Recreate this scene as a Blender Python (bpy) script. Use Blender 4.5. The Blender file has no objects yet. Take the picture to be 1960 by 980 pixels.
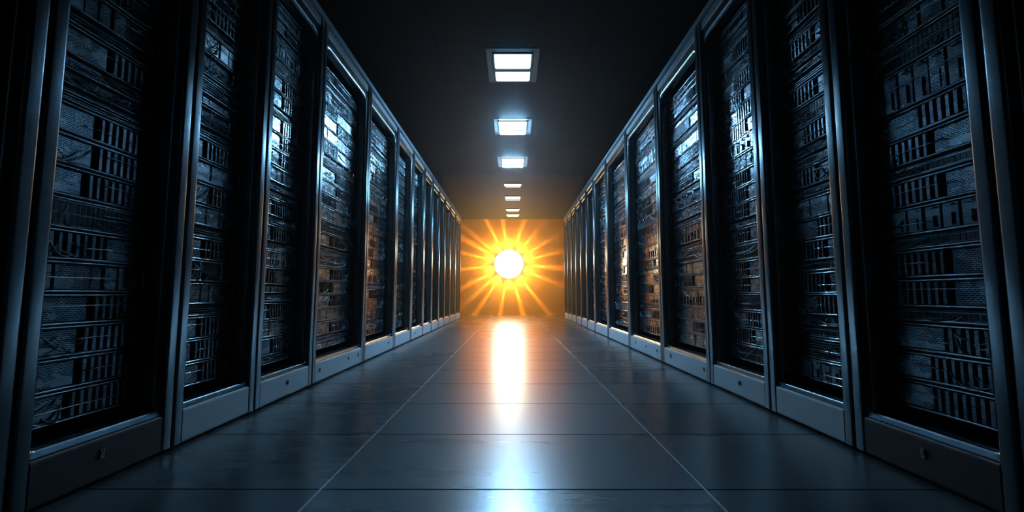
import bpy, bmesh, math, random
from mathutils import Vector, Euler
C = bpy.context.scene.collection
PI = math.pi
rnd = random.Random(11)

W = 1.155          # half width of the aisle (front plane of the racks)
CAM = 0.525        # camera height
CEIL = 2.475
END_Y = 11.4
NEAR_Y = -1.6
WALL_X = 2.22

# ------------------------------------------------------------------ materials
def nmat(name):
    m = bpy.data.materials.new(name); m.use_nodes = True
    nt = m.node_tree
    return m, nt, nt.nodes['Principled BSDF']

def metal(name, col, rough, metallic=1.0, bump=0.0, scale=(60, 60, 60), var=0.25, bdist=0.002):
    m, nt, b = nmat(name)
    b.inputs['Metallic'].default_value = metallic
    tc = nt.nodes.new('ShaderNodeTexCoord')
    mp = nt.nodes.new('ShaderNodeMapping'); mp.inputs['Scale'].default_value = scale
    nz = nt.nodes.new('ShaderNodeTexNoise'); nz.inputs['Scale'].default_value = 1.0
    nz.inputs['Detail'].default_value = 4
    nt.links.new(tc.outputs['Object'], mp.inputs['Vector'])
    nt.links.new(mp.outputs['Vector'], nz.inputs['Vector'])
    ramp = nt.nodes.new('ShaderNodeMapRange')
    ramp.inputs['To Min'].default_value = max(0.03, rough * (1 - var)); ramp.inputs['To Max'].default_value = rough * (1 + var)
    nt.links.new(nz.outputs['Fac'], ramp.inputs['Value'])
    nt.links.new(ramp.outputs['Result'], b.inputs['Roughness'])
    mix = nt.nodes.new('ShaderNodeMix'); mix.data_type = 'RGBA'
    mix.inputs['A'].default_value = (*[c * (1 - var * .6) for c in col], 1)
    mix.inputs['B'].default_value = (*[min(1, c * (1 + var * .6)) for c in col], 1)
    nt.links.new(nz.outputs['Fac'], mix.inputs['Factor'])
    nt.links.new(mix.outputs['Result'], b.inputs['Base Color'])
    if bump:
        bp = nt.nodes.new('ShaderNodeBump'); bp.inputs['Strength'].default_value = bump
        bp.inputs['Distance'].default_value = bdist
        nt.links.new(nz.outputs['Fac'], bp.inputs['Height'])
        nt.links.new(bp.outputs['Normal'], b.inputs['Normal'])
    return m

def emit(name, col, strength):
    m, nt, b = nmat(name)
    b.inputs['Base Color'].default_value = (.8, .8, .8, 1)
    b.inputs['Emission Color'].default_value = (*col, 1)
    # a faint procedural unevenness across the diffuser
    tc = nt.nodes.new('ShaderNodeTexCoord'); nz = nt.nodes.new('ShaderNodeTexNoise')
    nz.inputs['Scale'].default_value = 3
    nt.links.new(tc.outputs['Object'], nz.inputs['Vector'])
    mr = nt.nodes.new('ShaderNodeMapRange')
    mr.inputs['To Min'].default_value = strength * .93; mr.inputs['To Max'].default_value = strength * 1.07
    nt.links.new(nz.outputs['Fac'], mr.inputs['Value'])
    nt.links.new(mr.outputs['Result'], b.inputs['Emission Strength'])
    return m

M = {}
def vented(name, bar, hole, rough, cy, cz, thr):
    """perforated sheet: rows of small slots, broken up by plain stretches"""
    m = metal(name, bar, rough, bump=.45, scale=(30, 18, 30), var=.4, bdist=.005)
    nt = m.node_tree; b = nt.nodes['Principled BSDF']; N, L = nt.nodes.new, nt.links.new
    tc = N('ShaderNodeTexCoord'); sp = N('ShaderNodeSeparateXYZ'); L(tc.outputs['Object'], sp.inputs[0])
    cb = N('ShaderNodeCombineXYZ'); L(sp.outputs['Y'], cb.inputs[0]); L(sp.outputs['Z'], cb.inputs[1])
    br = N('ShaderNodeTexBrick'); br.inputs['Scale'].default_value = 1; br.inputs['Brick Width'].default_value = cy
    br.inputs['Row Height'].default_value = cz; br.inputs['Mortar Size'].default_value = .0013; br.inputs['Mortar Smooth'].default_value = 0
    L(cb.outputs[0], br.inputs['Vector'])
    nz = N('ShaderNodeTexNoise'); nz.inputs['Scale'].default_value = 9; nz.inputs['Detail'].default_value = 3
    mp = N('ShaderNodeMapping'); mp.inputs['Scale'].default_value = (1, 1, 2.5); oi = N('ShaderNodeObjectInfo')
    ad = N('ShaderNodeVectorMath'); ad.operation = 'ADD'; L(tc.outputs['Object'], ad.inputs[0]); L(oi.outputs['Location'], ad.inputs[1])
    L(ad.outputs[0], mp.inputs['Vector']); L(mp.outputs[0], nz.inputs['Vector'])
    gt = N('ShaderNodeMath'); gt.operation = 'GREATER_THAN'; L(nz.outputs['Fac'], gt.inputs[0]); gt.inputs[1].default_value = thr
    iv = N('ShaderNodeMath'); iv.operation = 'SUBTRACT'; iv.inputs[0].default_value = 1; L(br.outputs['Fac'], iv.inputs[1])
    mk = N('ShaderNodeMath'); mk.operation = 'MULTIPLY'; L(iv.outputs[0], mk.inputs[0]); L(gt.outputs[0], mk.inputs[1])
    mx = N('ShaderNodeMix'); mx.data_type = 'RGBA'; L(mk.outputs[0], mx.inputs['Factor'])
    old = b.inputs['Base Color'].links[0].from_socket
    L(old, mx.inputs['A']); mx.inputs['B'].default_value = (*hole, 1); L(mx.outputs['Result'], b.inputs['Base Color'])
    return m

M['post'] = metal('brushed_steel_post', (.17, .20, .22), .32, bump=.05, scale=(200, 200, 3), var=.2)
M['frame'] = metal('black_gloss_door_frame', (.10, .115, .125), .24, bump=.03, scale=(40, 40, 6), var=.3)
M['shell'] = metal('black_sheet_steel', (.012, .013, .015), .6, metallic=0, var=.2)
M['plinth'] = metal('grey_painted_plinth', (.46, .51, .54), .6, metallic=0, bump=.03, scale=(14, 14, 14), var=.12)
M['plinth_shaded'] = metal('near_shade_plinth', (.010, .011, .013), .6, metallic=0, var=.12)  # shade of the near end put into the nearest plinths' colour
M['badge_light'] = metal('pale_badge', (.22, .25, .27), .5, metallic=0)
M['halo_plate'] = metal('grey_halo_plate', (.07, .075, .08), .6, metallic=0, var=.1, scale=(8, 8, 8))
M['badge'] = metal('dark_badge', (.015, .017, .02), .5, metallic=0)
M['rail'] = metal('satin_grey_rail', (.20, .25, .28), .42, metallic=.6, bump=.03, scale=(10, 3, 10), var=.15)
M['lip'] = metal('polished_steel_lip', (.62, .68, .72), .20, bump=.35, scale=(25, 12, 25), var=.3, bdist=.004)
M['plate'] = vented('silver_faceplate', (.46, .53, .58), (.02, .024, .028), .26, .014, .0055, .44)
M['dark'] = metal('dark_server_steel', (.07, .085, .10), .34, bump=.4, scale=(60, 40, 60), var=.4, bdist=.003)
M['carrier'] = vented('drive_carrier_steel', (.30, .35, .39), (.012, .014, .016), .24, .006, .0045, .50)
M['cable'] = metal('grey_cable_jacket', (.16, .20, .23), .33, metallic=.3, var=.5)
M['port'] = metal('black_port_plastic', (.01, .011, .013), .4, metallic=0)
M['lamp_metal'] = metal('dark_lamp_housing', (.25, .18, .10), .35, metallic=.8)

def floor_mat():
    m, nt, b = nmat('dark_floor_tiles')
    N, L = nt.nodes.new, nt.links.new
    tc = N('ShaderNodeTexCoord'); sp = N('ShaderNodeSeparateXYZ'); L(tc.outputs['Object'], sp.inputs[0])
    def math_(op, a, bb=None, c=None):
        n = N('ShaderNodeMath'); n.operation = op
        for i, v in enumerate((a, bb, c)):
            if v is None: continue
            if isinstance(v, (int, float)): n.inputs[i].default_value = v
            else: L(v, n.inputs[i])
        return n.outputs[0]
    TX, TY = 1.04, .475
    u = math_('DIVIDE', math_('ADD', sp.outputs['X'], .52 + TX * 10), TX)
    v = math_('DIVIDE', math_('ADD', sp.outputs['Y'], TY * 20 - 1.2515 + TY), TY)
    def edge(w_, size):     # distance to the nearest seam in metres
        fr = math_('FRACT', w_)
        return math_('MULTIPLY', math_('MINIMUM', fr, math_('SUBTRACT', 1.0, fr)), size)
    ex, ey = edge(u, TX), edge(v, TY)
    seamx = math_('LESS_THAN', ex, .0028)
    seamy = math_('LESS_THAN', ey, .003)
    cid = N('ShaderNodeCombineXYZ'); L(math_('FLOOR', u), cid.inputs[0]); L(math_('FLOOR', v), cid.inputs[1])
    wn = N('ShaderNodeTexWhiteNoise'); wn.noise_dimensions = '2D'; L(cid.outputs[0], wn.inputs['Vector'])
    # smudges, long across the aisle
    mp = N('ShaderNodeMapping'); mp.inputs['Scale'].default_value = (1.2, 9, 1); L(tc.outputs['Object'], mp.inputs['Vector'])
    n1 = N('ShaderNodeTexNoise'); n1.inputs['Scale'].default_value = 1.6; n1.inputs['Detail'].default_value = 5
    L(mp.outputs[0], n1.inputs['Vector'])
    base = N('ShaderNodeMix'); base.data_type = 'RGBA'
    base.inputs['A'].default_value = (.026, .034, .038, 1); base.inputs['B'].default_value = (.056, .068, .075, 1)
    f = math_('ADD', math_('MULTIPLY', wn.outputs['Value'], .75), math_('MULTIPLY', n1.outputs['Fac'], .25))
    L(f, base.inputs['Factor'])
    mixs = N('ShaderNodeMix'); mixs.data_type = 'RGBA'; L(seamy, mixs.inputs['Factor'])
    L(base.outputs['Result'], mixs.inputs['A']); mixs.inputs['B'].default_value = (.008, .01, .011, 1)
    mixl = N('ShaderNodeMix'); mixl.data_type = 'RGBA'; L(seamx, mixl.inputs['Factor'])
    L(mixs.outputs['Result'], mixl.inputs['A']); mixl.inputs['B'].default_value = (.75, .80, .82, 1)
    L(mixl.outputs['Result'], b.inputs['Base Color'])
    r = math_('ADD', math_('ADD', math_('MULTIPLY', n1.outputs['Fac'], .06), math_('MULTIPLY', wn.outputs['Value'], .05)), FLOOR_R)
    L(r, b.inputs['Roughness'])
    b.inputs['Specular IOR Level'].default_value = .75; b.inputs['IOR'].default_value = 1.7; b.inputs['Coat Weight'].default_value = .7; b.inputs['Coat Roughness'].default_value = .27; b.inputs['Coat IOR'].default_value = 1.6
    open_ = math_('SUBTRACT', 1.0, seamy)
    L(math_('MULTIPLY', open_, .7), b.inputs['Coat Weight']); L(math_('MULTIPLY', open_, .75), b.inputs['Specular IOR Level'])
    # shallow undulation and the grooves
    mp2 = N('ShaderNodeMapping'); mp2.inputs['Scale'].default_value = (2.5, 16, 1); L(tc.outputs['Object'], mp2.inputs['Vector'])
    n2 = N('ShaderNodeTexNoise'); n2.inputs['Scale'].default_value = 1.3; n2.inputs['Detail'].default_value = 3
    L(mp2.outputs[0], n2.inputs['Vector'])
    h = math_('SUBTRACT', math_('MULTIPLY', n2.outputs['Fac'], 1.0), math_('MULTIPLY', seamy, .4))
    bp = N('ShaderNodeBump'); bp.inputs['Strength'].default_value = .12; bp.inputs['Distance'].default_value = .004
    L(h, bp.inputs['Height']); L(bp.outputs[0], b.inputs['Normal'])
    return m
FLOOR_R = .23

def ceiling_mat():
    m, nt, b = nmat('black_ceiling_panels')
    N, L = nt.nodes.new, nt.links.new
    tc = N('ShaderNodeTexCoord')
    br = N('ShaderNodeTexBrick'); br.offset = 0; br.inputs['Scale'].default_value = 1
    br.inputs['Brick Width'].default_value = .6; br.inputs['Row Height'].default_value = .3
    br.inputs['Mortar Size'].default_value = .006
    br.inputs['Color1'].default_value = (.007, .0075, .008, 1); br.inputs['Color2'].default_value = (.010, .0105, .011, 1)
    br.inputs['Mortar'].default_value = (.001, .001, .001, 1)
    L(tc.outputs['Object'], br.inputs['Vector']); L(br.outputs['Color'], b.inputs['Base Color'])
    b.inputs['Roughness'].default_value = .7; b.inputs['Specular IOR Level'].default_value = .08
    return m

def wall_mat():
    m, nt, b = nmat('end_wall_orange_glow')
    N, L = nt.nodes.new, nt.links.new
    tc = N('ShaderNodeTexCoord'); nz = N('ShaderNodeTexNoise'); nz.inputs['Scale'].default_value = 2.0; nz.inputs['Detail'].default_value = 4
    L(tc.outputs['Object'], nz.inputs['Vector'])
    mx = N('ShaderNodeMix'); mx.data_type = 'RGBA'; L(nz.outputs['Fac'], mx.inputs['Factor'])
    mx.inputs['A'].default_value = (.74, .20, .012, 1); mx.inputs['B'].default_value = (.80, .235, .016, 1)  # orange of the lamp's halo put into the wall's base colour
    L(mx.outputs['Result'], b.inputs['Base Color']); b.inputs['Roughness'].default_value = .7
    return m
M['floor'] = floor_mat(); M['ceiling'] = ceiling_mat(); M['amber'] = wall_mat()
M['wall'] = metal('dark_wall_paint', (.02, .021, .023), .8, metallic=0, var=.15, scale=(2, 2, 2))

# ------------------------------------------------------------------ mesh helpers
class MB:
    def __init__(s): s.v = []; s.f = []; s.sm = []
    def box(s, x0, y0, z0, x1, y1, z1):
        n = len(s.v)
        s.v += [(x0, y0, z0), (x1, y0, z0), (x1, y1, z0), (x0, y1, z0), (x0, y0, z1), (x1, y0, z1), (x1, y1, z1), (x0, y1, z1)]
        s.f += [tuple(n + i for i in q) for q in ((0, 3, 2, 1), (4, 5, 6, 7), (0, 1, 5, 4), (1, 2, 6, 5), (2, 3, 7, 6), (3, 0, 4, 7))]
        s.sm += [False] * 6
    def cbox(s, d0, y0, z0, d1, y1, z1, c):
        """box whose front (low d) face is chamfered by c"""
        n = len(s.v)
        c = min(c, (y1 - y0) * .45, (z1 - z0) * .45)
        s.v += [(d1, y0, z0), (d1, y1, z0), (d1, y1, z1), (d1, y0, z1),
                (d0 + c, y0, z0), (d0 + c, y1, z0), (d0 + c, y1, z1), (d0 + c, y0, z1),
                (d0, y0 + c, z0 + c), (d0, y1 - c, z0 + c), (d0, y1 - c, z1 - c), (d0, y0 + c, z1 - c)]
        s.f += [(n, n + 1, n + 2, n + 3)]
        for k in range(4):
            j = (k + 1) % 4
            s.f += [(n + k, n + 4 + k, n + 4 + j, n + j), (n + 4 + k, n + 8 + k, n + 8 + j, n + 4 + j)]
        s.f += [(n + 8, n + 11, n + 10, n + 9)]
        s.sm += [False] * 10
    def prism(s, prof, z0, z1, smooth=True):
        """profile (d, y) list extruded in z"""
        n = len(s.v); k = len(prof)
        s.v += [(p[0], p[1], z0) for p in prof] + [(p[0], p[1], z1) for p in prof]
        for i in range(k):
            j = (i + 1) % k
            s.f.append((n + i, n + j, n + k + j, n + k + i)); s.sm.append(smooth)
        s.f.append(tuple(n + i for i in reversed(range(k)))); s.f.append(tuple(n + k + i for i in range(k))); s.sm += [False, False]
    def loops(s, ls, smooth=True, cap0=False, cap1=False):
        n = len(s.v); k = len(ls[0])
        for l in ls: s.v += l
        for a in range(len(ls) - 1):
            for i in range(k):
                j = (i + 1) % k
                s.f.append((n + a * k + i, n + a * k + j, n + (a + 1) * k + j, n + (a + 1) * k + i)); s.sm.append(smooth)
        if cap0: s.f.append(tuple(n + i for i in range(k))); s.sm.append(False)
        if cap1: s.f.append(tuple(n + (len(ls) - 1) * k + i for i in reversed(range(k)))); s.sm.append(False)
    def tube(s, pts, r, sides=6):
        ls = []
        pts = [Vector(p) for p in pts]
        for i, p in enumerate(pts):
            t = (pts[min(i + 1, len(pts) - 1)] - pts[max(i - 1, 0)]).normalized()
            a = t.orthogonal().normalized() if i == 0 else (pa - t * pa.dot(t)).normalized()
            pa = a; b = t.cross(a)
            ls.append([tuple(p + a * r * math.cos(2 * PI * k / sides) + b * r * math.sin(2 * PI * k / sides)) for k in range(sides)])
        s.loops(ls, True, True, True)
    def build(s, name, mat, parent=None, side=1, loc=None):
        me = bpy.data.meshes.new(name)
        # local depth axis d points away from the aisle: x = side * d
        me.from_pydata([(p[0] * side, p[1], p[2]) for p in s.v], [], s.f)
        me.polygons.foreach_set('use_smooth', s.sm)
        me.update()
        bm = bmesh.new(); bm.from_mesh(me); bmesh.ops.recalc_face_normals(bm, faces=bm.faces); bm.to_mesh(me); bm.free()
        me.materials.append(mat)
        o = bpy.data.objects.new(name, me); C.objects.link(o)
        if parent: o.parent = parent
        if loc: o.location = loc
        return o

def tag(o, label, cat, group=None, kind=None):
    o['label'] = label; o['category'] = cat
    if group: o['group'] = group
    if kind: o['kind'] = kind
    return o
def empty(name, loc):
    o = bpy.data.objects.new(name, None); C.objects.link(o); o.location = loc; o.empty_display_size = .05
    return o
def struct(name, mb, mat):
    o = mb.build(name, mat); o['kind'] = 'structure'; return o

# ------------------------------------------------------------------ room shell
mb = MB(); mb.box(-WALL_X, NEAR_Y, -.1, WALL_X, END_Y, 0); struct('floor', mb, M['floor'])
mb = MB(); mb.box(-WALL_X, NEAR_Y, CEIL, WALL_X, END_Y, CEIL + .1); struct('ceiling', mb, M['ceiling'])
mb = MB(); mb.box(-WALL_X - .1, NEAR_Y - .1, -.1, -WALL_X, END_Y + .1, CEIL + .1); struct('wall_left', mb, M['wall'])
mb = MB(); mb.box(WALL_X, NEAR_Y - .1, -.1, WALL_X + .1, END_Y + .1, CEIL + .1); struct('wall_right', mb, M['wall'])
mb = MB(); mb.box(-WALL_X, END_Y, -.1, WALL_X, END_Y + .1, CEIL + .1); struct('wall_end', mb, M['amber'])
mb = MB(); mb.box(-WALL_X, NEAR_Y - .1, -.1, WALL_X, NEAR_Y, CEIL + .1); struct('wall_back', mb, M['wall'])

# ------------------------------------------------------------------ racks
LY = [.53, 1.055, 1.55, 2.03, 2.60, 3.48, 4.37, 5.08, 5.75, 6.35, 6.95, 7.55, 8.2, 8.95, 9.8]
RY = [.53, 1.05, 1.55, 2.04, 2.65, 3.48, 4.45, 5.44, 6.3, 6.95, 7.55, 8.15, 8.75, 9.35, 9.95]
ORD = ['', 'first', 'second', 'third', 'fourth', 'fifth', 'sixth', 'seventh', 'eighth', 'ninth', 'tenth', 'eleventh', 'twelfth',
       'thirteenth', 'fourteenth', 'fifteenth', 'sixteenth', 'seventeenth', 'eighteenth', 'nineteenth', 'twentieth', 'twenty-first',
       'twenty-second', 'twenty-third', 'twenty-fourth', 'twenty-fifth', 'twenty-sixth', 'twenty-seventh', 'twenty-eighth', 'twenty-ninth', 'thirtieth']
RT = 2.20; PL = .125; POST = .042
BADGES = {-1: {1: [(1.28, 0)], 3: [(2.31, 1)], 4: [(2.69, 2), (3.16, 3), (3.35, 0)], 5: [(4.16, 1)], 7: [(5.3, 3)]},
          1: {1: [(1.285, 0)], 3: [(2.30, 1)], 4: [(2.72, 2), (3.29, 0)], 5: [(3.60, 2), (3.89, 3), (4.22, 1)]}}

def rrect(y0, y1, z0, z1, rb, rt, d, n=6):
    pts = []
    for (cy, cz, r, a0) in ((y1 - rb, z0 + rb, rb, -90), (y1 - rt, z1 - rt, rt, 0), (y0 + rt, z1 - rt, rt, 90), (y0 + rb, z0 + rb, rb, 180)):
        for k in range(n + 1):
            a = math.radians(a0 + 90 * k / n)
            pts.append((d, cy + r * math.cos(a), cz + r * math.sin(a)))
    return pts

GLYPHS = [[(0, 0, 3, 1), (0, 1, 1, 3), (2, 1, 3, 2), (1, 3, 3, 4), (0, 5, 1, 7), (2, 4.5, 3, 7)],
          [(0, 0, 1, 5), (1, 4, 4, 5), (3, 2, 4, 4), (1, 2, 3, 3), (3, 0, 4, 1.4)],
          [(0, 2, 5, 3), (1, 0, 2, 2), (3, 0, 4, 2), (0, 4, 5, 5)],
          [(0, 1, 1, 4), (1, 0, 3, 1), (1, 4, 3, 5), (3, 2, 4, 3)]]

def make_rack(side, i, y0, y1):
    L = y1 - y0 - .006
    row = 'left' if side < 0 else 'right'
    t = empty('server_rack', (side * W, y0 + .003, 0))
    if i == 0: lab = 'dark server rack cut off by the %s edge of the photo' % row
    elif i == 13: lab = 'tall server rack ending the %s row, next to the glowing wall lamp' % row
    else: lab = 'tall black server rack, %s from the camera in the %s row' % (ORD[i], row)
    tag(t, lab, 'server rack', 'server racks lining the aisle')
    D = 1.03
    b = MB()      # shell: sides, back, top, floor pan
    b.box(.03, 0, .02, D, .018, RT); b.box(.03, L - .018, .02, D, L, RT)
    b.box(D - .015, .018, .02, D, L - .018, RT); b.box(.03, .018, RT - .02, D - .015, L - .018, RT)
    b.box(.03, .018, .02, D - .015, L - .018, .05)
    b.build('cabinet_shell', M['shell'], t, side)
    for (a, z_) in ((0, 1), (L - POST, -1)):   # posts with a rounded front
        prof = []; rc = .009
        for k in range(6):
            an = PI / 2 * k / 5; prof.append((-.002 + rc - rc * math.sin(an), a + rc - rc * math.cos(an)))
        for k in range(6):
            an = PI / 2 * k / 5; prof.append((-.002 + rc - rc * math.cos(an), a + POST - rc + rc * math.sin(an)))
        prof = [(.034, a)] + prof + [(.034, a + POST)]
        b = MB(); b.prism(prof, .012, RT); b.build('post', M['post'], t, side)
    # plinth: lightly crowned panel
    ls = []
    for (d, z) in ((.03, .010), (.004, .010), (.001, .014), (0, .02), (0, .116), (.001, .121), (.004, PL), (.03, PL)):
        ls.append([(d, POST + .001, z), (d, L - POST - .001, z)])
    b = MB(); n = 0
    for a in range(len(ls) - 1):
        pass
    b.v = [p for l in ls for p in l]
    for a in range(len(ls) - 1):
        b.f.append((2 * a, 2 * a + 1, 2 * a + 3, 2 * a + 2)); b.sm.append(False)
    b.f.append(tuple(range(0, 2 * len(ls), 2))); b.f.append(tuple(range(1, 2 * len(ls), 2))); b.sm += [False, False]
    b.f.append((0, 2 * len(ls) - 2, 2 * len(ls) - 1, 1)); b.sm.append(False)
    o = b.build('plinth', M['plinth' if i > 1 else 'plinth_shaded'], t, side)
    if i <= 1: o['label'] = 'plinth panel darkened for near-end shade'
    # black levelling foot strip
    b = MB(); b.box(.02, .02, 0, .06, L - .02, .014); b.build('foot', M['shell'], t, side)
    b = MB(); b.box(D - .1, .02, 0, D - .05, L - .02, .0195); b.build('foot', M['shell'], t, side)
    for (by, g) in BADGES[side].get(i, []):
        b = MB(); u = .0036; base = by - y0
        for (p, q, p2, q2) in GLYPHS[g]:
            b.box(-.004, base + p * u, .068 + q * u * 1.05, .001, base + p2 * u, .068 + q2 * u * 1.05)
        b.build('badge', M['badge' if i > 1 else 'badge_light'], t, side)
    # door frame: ring with a rounded opening and a deep jamb
    iy0, iy1, iz0, iz1 = POST + .014, L - POST - .014, PL + .022, 2.085
    b = MB()
    ls = [rrect(iy0, iy1, iz0, iz1, .012, .06, .072), rrect(iy0, iy1, iz0, iz1, .012, .06, .030),
          rrect(iy0 - .002, iy1 + .002, iz0 - .002, iz1 + .002, .014, .062, .022),
          rrect(iy0 - .006, iy1 + .006, iz0 - .006, iz1 + .006, .018, .066, .017),
          rrect(iy0 - .011, iy1 + .011, iz0 - .011, iz1 + .03, .018, .066, .015),
          rrect(POST + .001, L - POST - .001, PL + .002, RT - .002, .002, .03, .010)]
    b.loops(ls)
    o = b.build('door_frame', M['frame'], t, side)
    # header strip above the opening
    b = MB(); b.cbox(.002, POST + .001, RT - .055, .03, L - POST - .001, RT - .004, .006); b.build('header', M['rail'], t, side)
    # mounting rails inside
    for a in (POST + .004, L - POST - .018):
        b = MB(); b.box(.0995, a - .0 if a < L / 2 else a, .05, .112, a + .014, RT - .02)
        b.build('mounting_rail', M['dark'], t, side)
    return t, L

for side, ys in ((-1, LY), (1, RY)):
    for i in range(14):
        make_rack(side, i, ys[i], ys[i + 1])

# rail running along the top of each row
for side, ys in ((-1, LY), (1, RY)):
    b = MB(); y0, y1 = ys[0], ys[-1]
    prof = [(-.010, .0), (-.010, .036), (-.004, .044), (.10, .044), (.10, .0)]
    b.loops([[(p[0], y0, RT + p[1]) for p in prof], [(p[0], y1, RT + p[1]) for p in prof]], False, True, True)
    o = b.build('top_rail', M['rail'], None, side); o.location = (side * W, 0, 0)
    tag(o, 'long grey rail capping the %s row of server racks' % ('left' if side < 0 else 'right'), 'rail')

# ------------------------------------------------------------------ rack units
U = .0445
def bow_(b, a0, a1, z, r):
    b.tube([(-.0155, a0 + (a1 - a0) * q / 6, z + .002 * math.sin(PI * q / 6)) for q in range(7)], r.uniform(.0010, .0018), 5)
    for a in (a0 + .001, a1 - .004): b.box(-.0155, a, z - .0015, 0, a + .003, z + .0015)
def lips(b, a0, a1, z0, z1, r, both=True):
    """thin polished lips, very slightly bowed"""
    th = .0045
    def bow(z, k):
        rad = r.uniform(.0016, .0026); k *= 1.5
        b.tube([(-.012, a0 + (a1 - a0) * q / 6, z + .0026 + k * math.sin(PI * q / 6)) for q in range(7)], rad, 6)
        b.box(-.011, a0, z + .0015, .003, a1, z + .0035)
    bow(z0, r.uniform(-.001, .002))
    if both:
        bow(z1 - th, r.uniform(-.002, .001))
        p = a0 + (a1 - a0) * r.choice((0, 0, .35, .5)); q_ = a1 if p > a0 else a0 + (a1 - a0) * r.choice((1, 1, .6))
        zz = z0 + (z1 - z0) * r.uniform(.35, .65); bow_(b, p, q_, zz, r)

def cables(b, a0, a1, z0, z1, n, r, sag=1.0):
    for _ in range(n):
        s_ = r.uniform(a0, a1 - .03); e = min(a1, s_ + r.uniform(.03, max(.05, (a1 - a0) * .6)))
        za = r.uniform(z0, z1); zb = r.uniform(z0, z1); dp = r.uniform(.006, .015); sg = r.uniform(.2, 1) * sag * (z1 - z0) * .5
        pts = []
        for q in range(9):
            t = q / 8; pts.append((-.004 - dp * math.sin(PI * t) , s_ + (e - s_) * t, max(z0, za + (zb - za) * t - sg * math.sin(PI * t))))
        b.tube(pts, r.uniform(.0014, .0028), 5)

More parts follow.
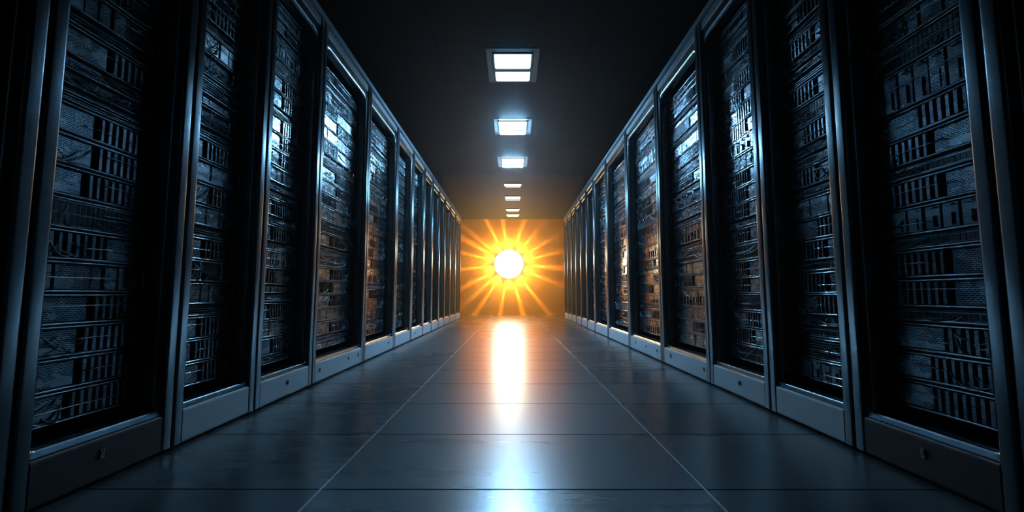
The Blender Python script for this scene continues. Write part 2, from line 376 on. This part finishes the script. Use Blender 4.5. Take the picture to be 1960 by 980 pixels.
DEPTH = .55
def unit_geo(kind, w, h, r, fine):
    """list of (part name, material, MB); local d=0 is the faceplate, y 0..w, z 0..h"""
    out = []
    b = MB(); b.box(.004, .022, .002, DEPTH, w - .022, h - .002)
    b.box(0, 0, .001, .004, w, h - .001)          # faceplate with mounting ears
    flip = r.random() < .35
    F = (lambda a: w - a) if flip else (lambda a: a)
    def span(p, q):
        p, q = F(p), F(q); return (p, q) if p < q else (q, p)
    lb = MB(); lips(lb, .014, w - .014, .001, h - .001, r, both=h > .06)
    if kind == 'drive':
        out.append(('chassis', 'dark', b)); out.append(('bezel_lip', 'lip', lb))
        n = max(4, int(w * r.uniform(.45, .6) / .024)); rows = 1 if h < .1 else 2
        pw = .024; st = w - .02 - n * pw
        car = []
        for q in range(n):
            for rr in range(rows):
                hh = (h - .014) / rows
                y0, y1 = span(st + q * pw + .0035, st + (q + 1) * pw - .0035)
                c = MB(); c.cbox(-.009 - r.uniform(0, .003), y0, .007 + rr * hh + .0015, 0, y1, .007 + (rr + 1) * hh - .0015, .0015)
                c.box(-.014, y0 + .002, .007 + rr * hh + .004, -.008, y0 + .0045, .007 + (rr + 1) * hh - .004)
                car.append(c)
        if fine:
            for c in car: out.append(('drive_carrier', 'carrier', c))
        else:
            m_ = MB()
            for c in car:
                n0 = len(m_.v); m_.v += c.v; m_.f += [tuple(n0 + k for k in f) for f in c.f]; m_.sm += c.sm
            out.append(('drive_bay', 'carrier', m_))
        c = MB(); y0, y1 = span(.012, max(.03, st - .012)); c.cbox(-.006, y0, .009, 0, y1, h - .009, .002)
        out.append(('faceplate', 'plate', c))
    elif kind == 'switch':
        out.append(('chassis', 'dark', b)); out.append(('bezel_lip', 'lip', lb))
        p = MB(); k = MB(); pw = .0155; n = int((w - .09) / pw); rows = 1 if h < .05 else 2
        y0, y1 = span(.05, .05 + n * pw)
        p.box(-.006, y0, .008, 0, y1, h - .008)
        for q in range(n):
            for rr in range(rows):
                hh = (h - .018) / rows; a, c_ = span(.05 + q * pw + .002, .05 + (q + 1) * pw - .002)
                k.box(-.0072, a, .009 + rr * hh + .002, -.0055, c_, .009 + (rr + 1) * hh - .002)
        out.append(('port_panel', 'carrier', p)); out.append(('port_block', 'port', k))
        c = MB(); cables(c, .05, w - .03, .006, h - .004, r.randint(5, 9), r); out.append(('cable_bundle', 'cable', c))
    elif kind == 'cables':
        out.append(('chassis', 'dark', b)); out.append(('bezel_lip', 'lip', lb))
        c = MB(); cables(c, .024, w - .024, .004, h - .003, int(9 + w * 16), r, 1.3); out.append(('cable_bundle', 'cable', c))
        for q in range(max(3, int(w / .11))):
            y = .03 + q * .11 + r.uniform(-.01, .01)
            if y > w - .02: continue
            g = MB(); g.tube([(0, y, .006), (-.028, y, .008), (-.034, y, h / 2), (-.028, y, h - .008), (0, y, h - .006)], .0018, 5)
            out.append(('cable_ring', 'lip', g))
    elif kind == 'plate':
        out.append(('chassis', 'dark', b)); out.append(('bezel_lip', 'lip', lb))
        c = MB(); y = .012
        while y < w - .05:
            L_ = min(r.uniform(.025, .11), w - .014 - y)
            c.cbox(-r.uniform(.003, .010), y, .008, 0, y + L_ - .004, h - .008, .0025); y += L_
        out.append(('faceplate', 'plate', c))
        for y in (.024, w - .024):
            hd = MB()
            hd.tube([(0, y, h * .25), (-.018, y, h * .28), (-.018, y, h * .72), (0, y, h * .75)], .0028, 6)
            out.append(('handle', 'lip', hd))
    elif kind == 'louvre':
        out.append(('chassis', 'dark', b)); out.append(('bezel_lip', 'lip', lb))
        c = MB(); n = max(2, int(h / .011)); hh = (h - .016) / n
        for q in range(n):
            z = .008 + q * hh
            c.loops([[(-.001, y, z), (-.009, y, z + .001), (-.009, y, z + .003), (-.001, y, z + hh * .75)] for y in (.014, w - .014)], False, True, True)
        out.append(('vent_louvre', 'carrier', c))
    else:           # blade chassis: uprights right across
        out.append(('chassis', 'dark', b)); out.append(('bezel_lip', 'lip', lb))
        n = max(5, int(w / .055)); pw = (w - .024) / n
        for q in range(n):
            y0 = .012 + q * pw
            c = MB(); c.cbox(-.008 - r.uniform(0, .005), y0 + .002, .007, 0, y0 + pw - .002, h - .007, .0025)
            c.box(-.018, y0 + pw * .3, h - .017, -.008, y0 + pw * .7, h - .012)
            c.box(-.0155, y0 + pw * .35, .014, -.008, y0 + pw * .42, h * .55)
            out.append(('blade' , 'plate' if r.random() < .45 else 'carrier', c))
    if kind not in ('switch', 'cables') and r.random() < .6:
        c = MB(); p = r.choice((.02, w * .5, w * .7)); cables(c, p, min(w - .02, p + w * .45), .004, h - .004, r.randint(3, 6), r, .8)
        if c.v: out.append(('cable_bundle', 'cable', c))
    return out

NAMES = {'drive': ('drive_server', 'server with upright drive bays', 'server'),
         'switch': ('network_switch', 'switch with port rows and cables', 'network switch'),
         'cables': ('cable_manager', 'cable manager with looping grey cables', 'cable panel'),
         'plate': ('storage_server', 'server with smooth silver faceplates', 'server'),
         'louvre': ('vent_panel', 'dark slatted vent panel', 'vent panel'),
         'blade': ('blade_server', 'blade server with wide upright modules', 'server')}
HS = {'drive': (2, 2), 'switch': (1, 1, 2), 'cables': (1, 2), 'plate': (1, 2, 2), 'louvre': (1, 2), 'blade': (2, 3)}
total = 0
stuff = {}
for i in range(1, 14):
    for side, ys in ((-1, LY), (1, RY)):
        row = 'left' if side < 0 else 'right'
        y0 = ys[i] + .003; L = ys[i + 1] - ys[i] - .006
        a0, a1 = POST + .002, L - POST - .002
        z = .175; n = 0; r = random.Random(1000 * i + side); last = None
        while z < 2.035:
            kind = r.choice(['drive', 'drive', 'drive', 'switch', 'switch', 'cables', 'plate', 'plate', 'louvre', 'blade'])
            if kind == last and kind != 'drive': kind = 'drive'
            if kind == 'cables' and z > 1.9: kind = 'drive'
            last = kind
            h = r.choice(HS[kind]) * U
            if z + h > 2.078: h = max(U, 2.078 - z)
            if n == 29: h = 2.078 - z
            n += 1
            d = .099 - .004 - (0 if r.random() < .5 else .0)
            w = a1 - a0
            if i <= 7:
                pos = (side * (W + d), y0 + a0, z)
                nm, desc, cat = NAMES[kind]
                t = empty(nm, pos)
                where = ', %s unit up in %s rack of %s row' % (ORD[n], ORD[i], row)
                tag(t, desc + where, cat, 'units filling the racks of the %s row' % row)
                for (pn, mt, g) in unit_geo(kind, w, h - .003, r, i <= 3):
                    g.build(pn, M[mt], t, side)
                total += 1
            else:
                # far racks: a unit is a few pixels tall, one mesh each
                ms = {}
                for (pn, mt, g) in unit_geo(kind, w, h - .003, r, False):
                    m_ = ms.setdefault(mt, MB()); n0 = len(m_.v)
                    m_.v += g.v; m_.f += [tuple(n0 + k for k in f) for f in g.f]; m_.sm += g.sm
                al = MB(); mi = []
                for k, m_ in enumerate(ms.values()):
                    n0 = len(al.v); al.v += m_.v; al.f += [tuple(n0 + q for q in f) for f in m_.f]; al.sm += m_.sm; mi += [k] * len(m_.f)
                nm, desc, cat = NAMES[kind]
                o = al.build(nm, M['dark'], None, side, (side * (W + d), y0 + a0, z))
                o.data.materials.clear()
                for mt in ms: o.data.materials.append(M[mt])
                o.data.polygons.foreach_set('material_index', mi)
                tag(o, desc + ', %s unit up in %s rack of %s row' % (ORD[n], ORD[i], row), cat, 'units filling the racks of the %s row' % row)
                total += 1
            z += h
print('units', total)
# ------------------------------------------------------------------ ceiling lights
LIGHTS = [(3.65, .18, .205, 'pale blue ceiling light nearest the camera, the largest of the row'), (5.03, 5.6, .17, 'pale blue ceiling light second from the camera'),
          (6.40, 3.2, .18, 'pale blue ceiling light third from the camera'), (7.75, .07, .06, 'narrow warm white ceiling light fourth from the camera'),
          (8.80, .06, .12, 'narrow warm white ceiling light fifth from the camera'), (10.05, .06, .06, 'narrow warm white ceiling light second from the end wall'),
          (10.75, .06, .08, 'narrow warm white ceiling light closest to the end wall')]
LCOL = (.29, .64, 1.0); LSTR = 44.0
for (y, k, l, lab) in LIGHTS:
    t = empty('ceiling_light', (0, y, CEIL))
    tag(t, lab, 'ceiling light', 'ceiling lights above the aisle')
    b = MB(); w = .15; e = .014
    for (x0, y0, x1, y1) in ((-w - e, -l - e, w + e, -l), (-w - e, l, w + e, l + e), (-w - e, -l, -w, l), (w, -l, w + e, l), (-w, -.016, w, .016)):
        b.box(x0, y0, -.012 if x1 - x0 > .4 or y1 - y0 > .05 or y1 > .05 or y1 < -.05 else -.043, x1, y1, 0)
    b.build('frame', M['shell'], t)
    if k > .1:
        b = MB(); b.box(-.215, -l - .075, -.003, .215, l + .075, 0); b.build('added_halo_plate', M['halo_plate'], t)  # plate added to catch a soft halo of light round the diffusers
    em = emit('light_diffuser', LCOL if k > .1 else (1.0, .86, .70), LSTR * k)
    for (y0, y1) in ((-l, -.016), (.016, l)):
        b = MB()
        ls = []
        for (ins, z) in ((0, 0), (0, -.020), (.008, -.034), (.03, -.040)):
            ls.append([(-w + ins, y0 + ins, z), (w - ins, y0 + ins, z), (w - ins, y1 - ins, z), (-w + ins, y1 - ins, z)])
        b.loops(ls, False, True, True)
        b.build('diffuser', em, t)

# ------------------------------------------------------------------ wall lamp with added starburst spots
LX, LZ = -.10, 1.30
t = empty('wall_lamp', (LX, END_Y, LZ))
tag(t, 'round blazing amber lamp on the end wall with added starburst beams', 'lamp')
b = MB()
def disc(r, y, n=48): return [(r * math.cos(2 * PI * k / n), y, r * math.sin(2 * PI * k / n)) for k in range(n)]
b.loops([disc(.30, 0), disc(.33, -.09), disc(.355, -.10), disc(.20, -.10)], False, True, True)
b.build('housing', M['lamp_metal'], t)
b = MB(); R0 = .36
b.loops([disc(R0 * math.cos(a), -.101 - .13 * math.sin(a)) for a in [PI / 2 * k / 10 for k in range(10)]], True, True, True)
b.build('lamp_lens', emit('amber_lamp_glass', (1.0, .76, .46), 38.0), t)
rr = random.Random(5)
ANG = [98, 117, 140, 151, 166, 186, 207, 222, 236, 260, 286, 309, 338, 356, 14, 31, 51, 71]
for k, a in enumerate(ANG):
    an = math.radians(a)
    ld = bpy.data.lights.new('added_star_beam', 'SPOT'); ld.energy = rr.uniform(700, 1500); ld.color = (1, .52, .10)  # spots added to throw starburst streaks across the wall
    ld.spot_size = math.radians(rr.uniform(8.5, 11.5)); ld.spot_blend = 1; ld.shadow_soft_size = .012
    o = bpy.data.objects.new('added_star_beam', ld); C.objects.link(o); o.parent = t
    o.location = (.345 * math.cos(an), -.03, .345 * math.sin(an))
    dirv = Vector((math.cos(an), rr.uniform(.045, .07), math.sin(an)))
    o.rotation_euler = dirv.to_track_quat('-Z', 'Y').to_euler()

for k in range(10):          # amber spots added round the rim for the orange halo
    an = 2 * PI * (k + .5) / 10
    ld = bpy.data.lights.new('added_wash_spot', 'SPOT'); ld.energy = 110; ld.color = (1, .52, .10)
    ld.spot_size = math.radians(120); ld.spot_blend = 1; ld.shadow_soft_size = .02
    o = bpy.data.objects.new('added_wash_spot', ld); C.objects.link(o); o.parent = t
    o.location = (.345 * math.cos(an), -.07, .345 * math.sin(an))
    o.rotation_euler = Vector((math.cos(an), -.12, math.sin(an))).to_track_quat('-Z', 'Y').to_euler()

# ------------------------------------------------------------------ haze, camera
wd = bpy.data.worlds.new('hazy_air'); bpy.context.scene.world = wd; wd.use_nodes = True
nt = wd.node_tree
for n in list(nt.nodes):
    if n.type == 'BACKGROUND': n.inputs['Color'].default_value = (.02, .03, .04, 1); n.inputs['Strength'].default_value = .1
vs = nt.nodes.new('ShaderNodeVolumeScatter'); vs.inputs['Density'].default_value = .004; vs.inputs['Anisotropy'].default_value = .78
nt.links.new(vs.outputs[0], nt.nodes['World Output'].inputs['Volume'])

b = MB(); b.box(-1.13, 6.8, .01, 1.13, 11.15, 2.43)
hz = bpy.data.materials.new('glow_tinted_haze'); hz.use_nodes = True; nt = hz.node_tree; nt.nodes.clear()
ou = nt.nodes.new('ShaderNodeOutputMaterial'); vs = nt.nodes.new('ShaderNodeVolumeScatter')
vs.inputs['Color'].default_value = (1, .46, .07, 1); vs.inputs['Density'].default_value = .13; vs.inputs['Anisotropy'].default_value = .70  # lamp's orange glow put into the scatter colour of neutral haze
nt.links.new(vs.outputs[0], ou.inputs['Volume'])
tag(b.build('haze', hz), 'thin haze tinted with lamp glow at the far end of the aisle before the lamp', 'haze', kind='stuff')

cd = bpy.data.cameras.new('camera'); cam = bpy.data.objects.new('camera', cd); C.objects.link(cam)
cd.sensor_width = 36; cd.lens = 36 * 850 / 1960; cd.clip_start = .02
cam.location = (0, 0, CAM)
cam.rotation_euler = Euler((math.radians(90 + 4.97), 0, math.radians(.1)))
sc = bpy.context.scene
sc.camera = cam
sc.view_settings.view_transform = 'Standard'; sc.view_settings.look = 'None'
sc.view_settings.gamma = 1; sc.view_settings.use_curve_mapping = False
sc.view_settings.exposure = 0
sc.cycles.use_denoising = True
sc.cycles.max_bounces = 6; sc.cycles.volume_bounces = 0
sc.cycles.sample_clamp_indirect = 6
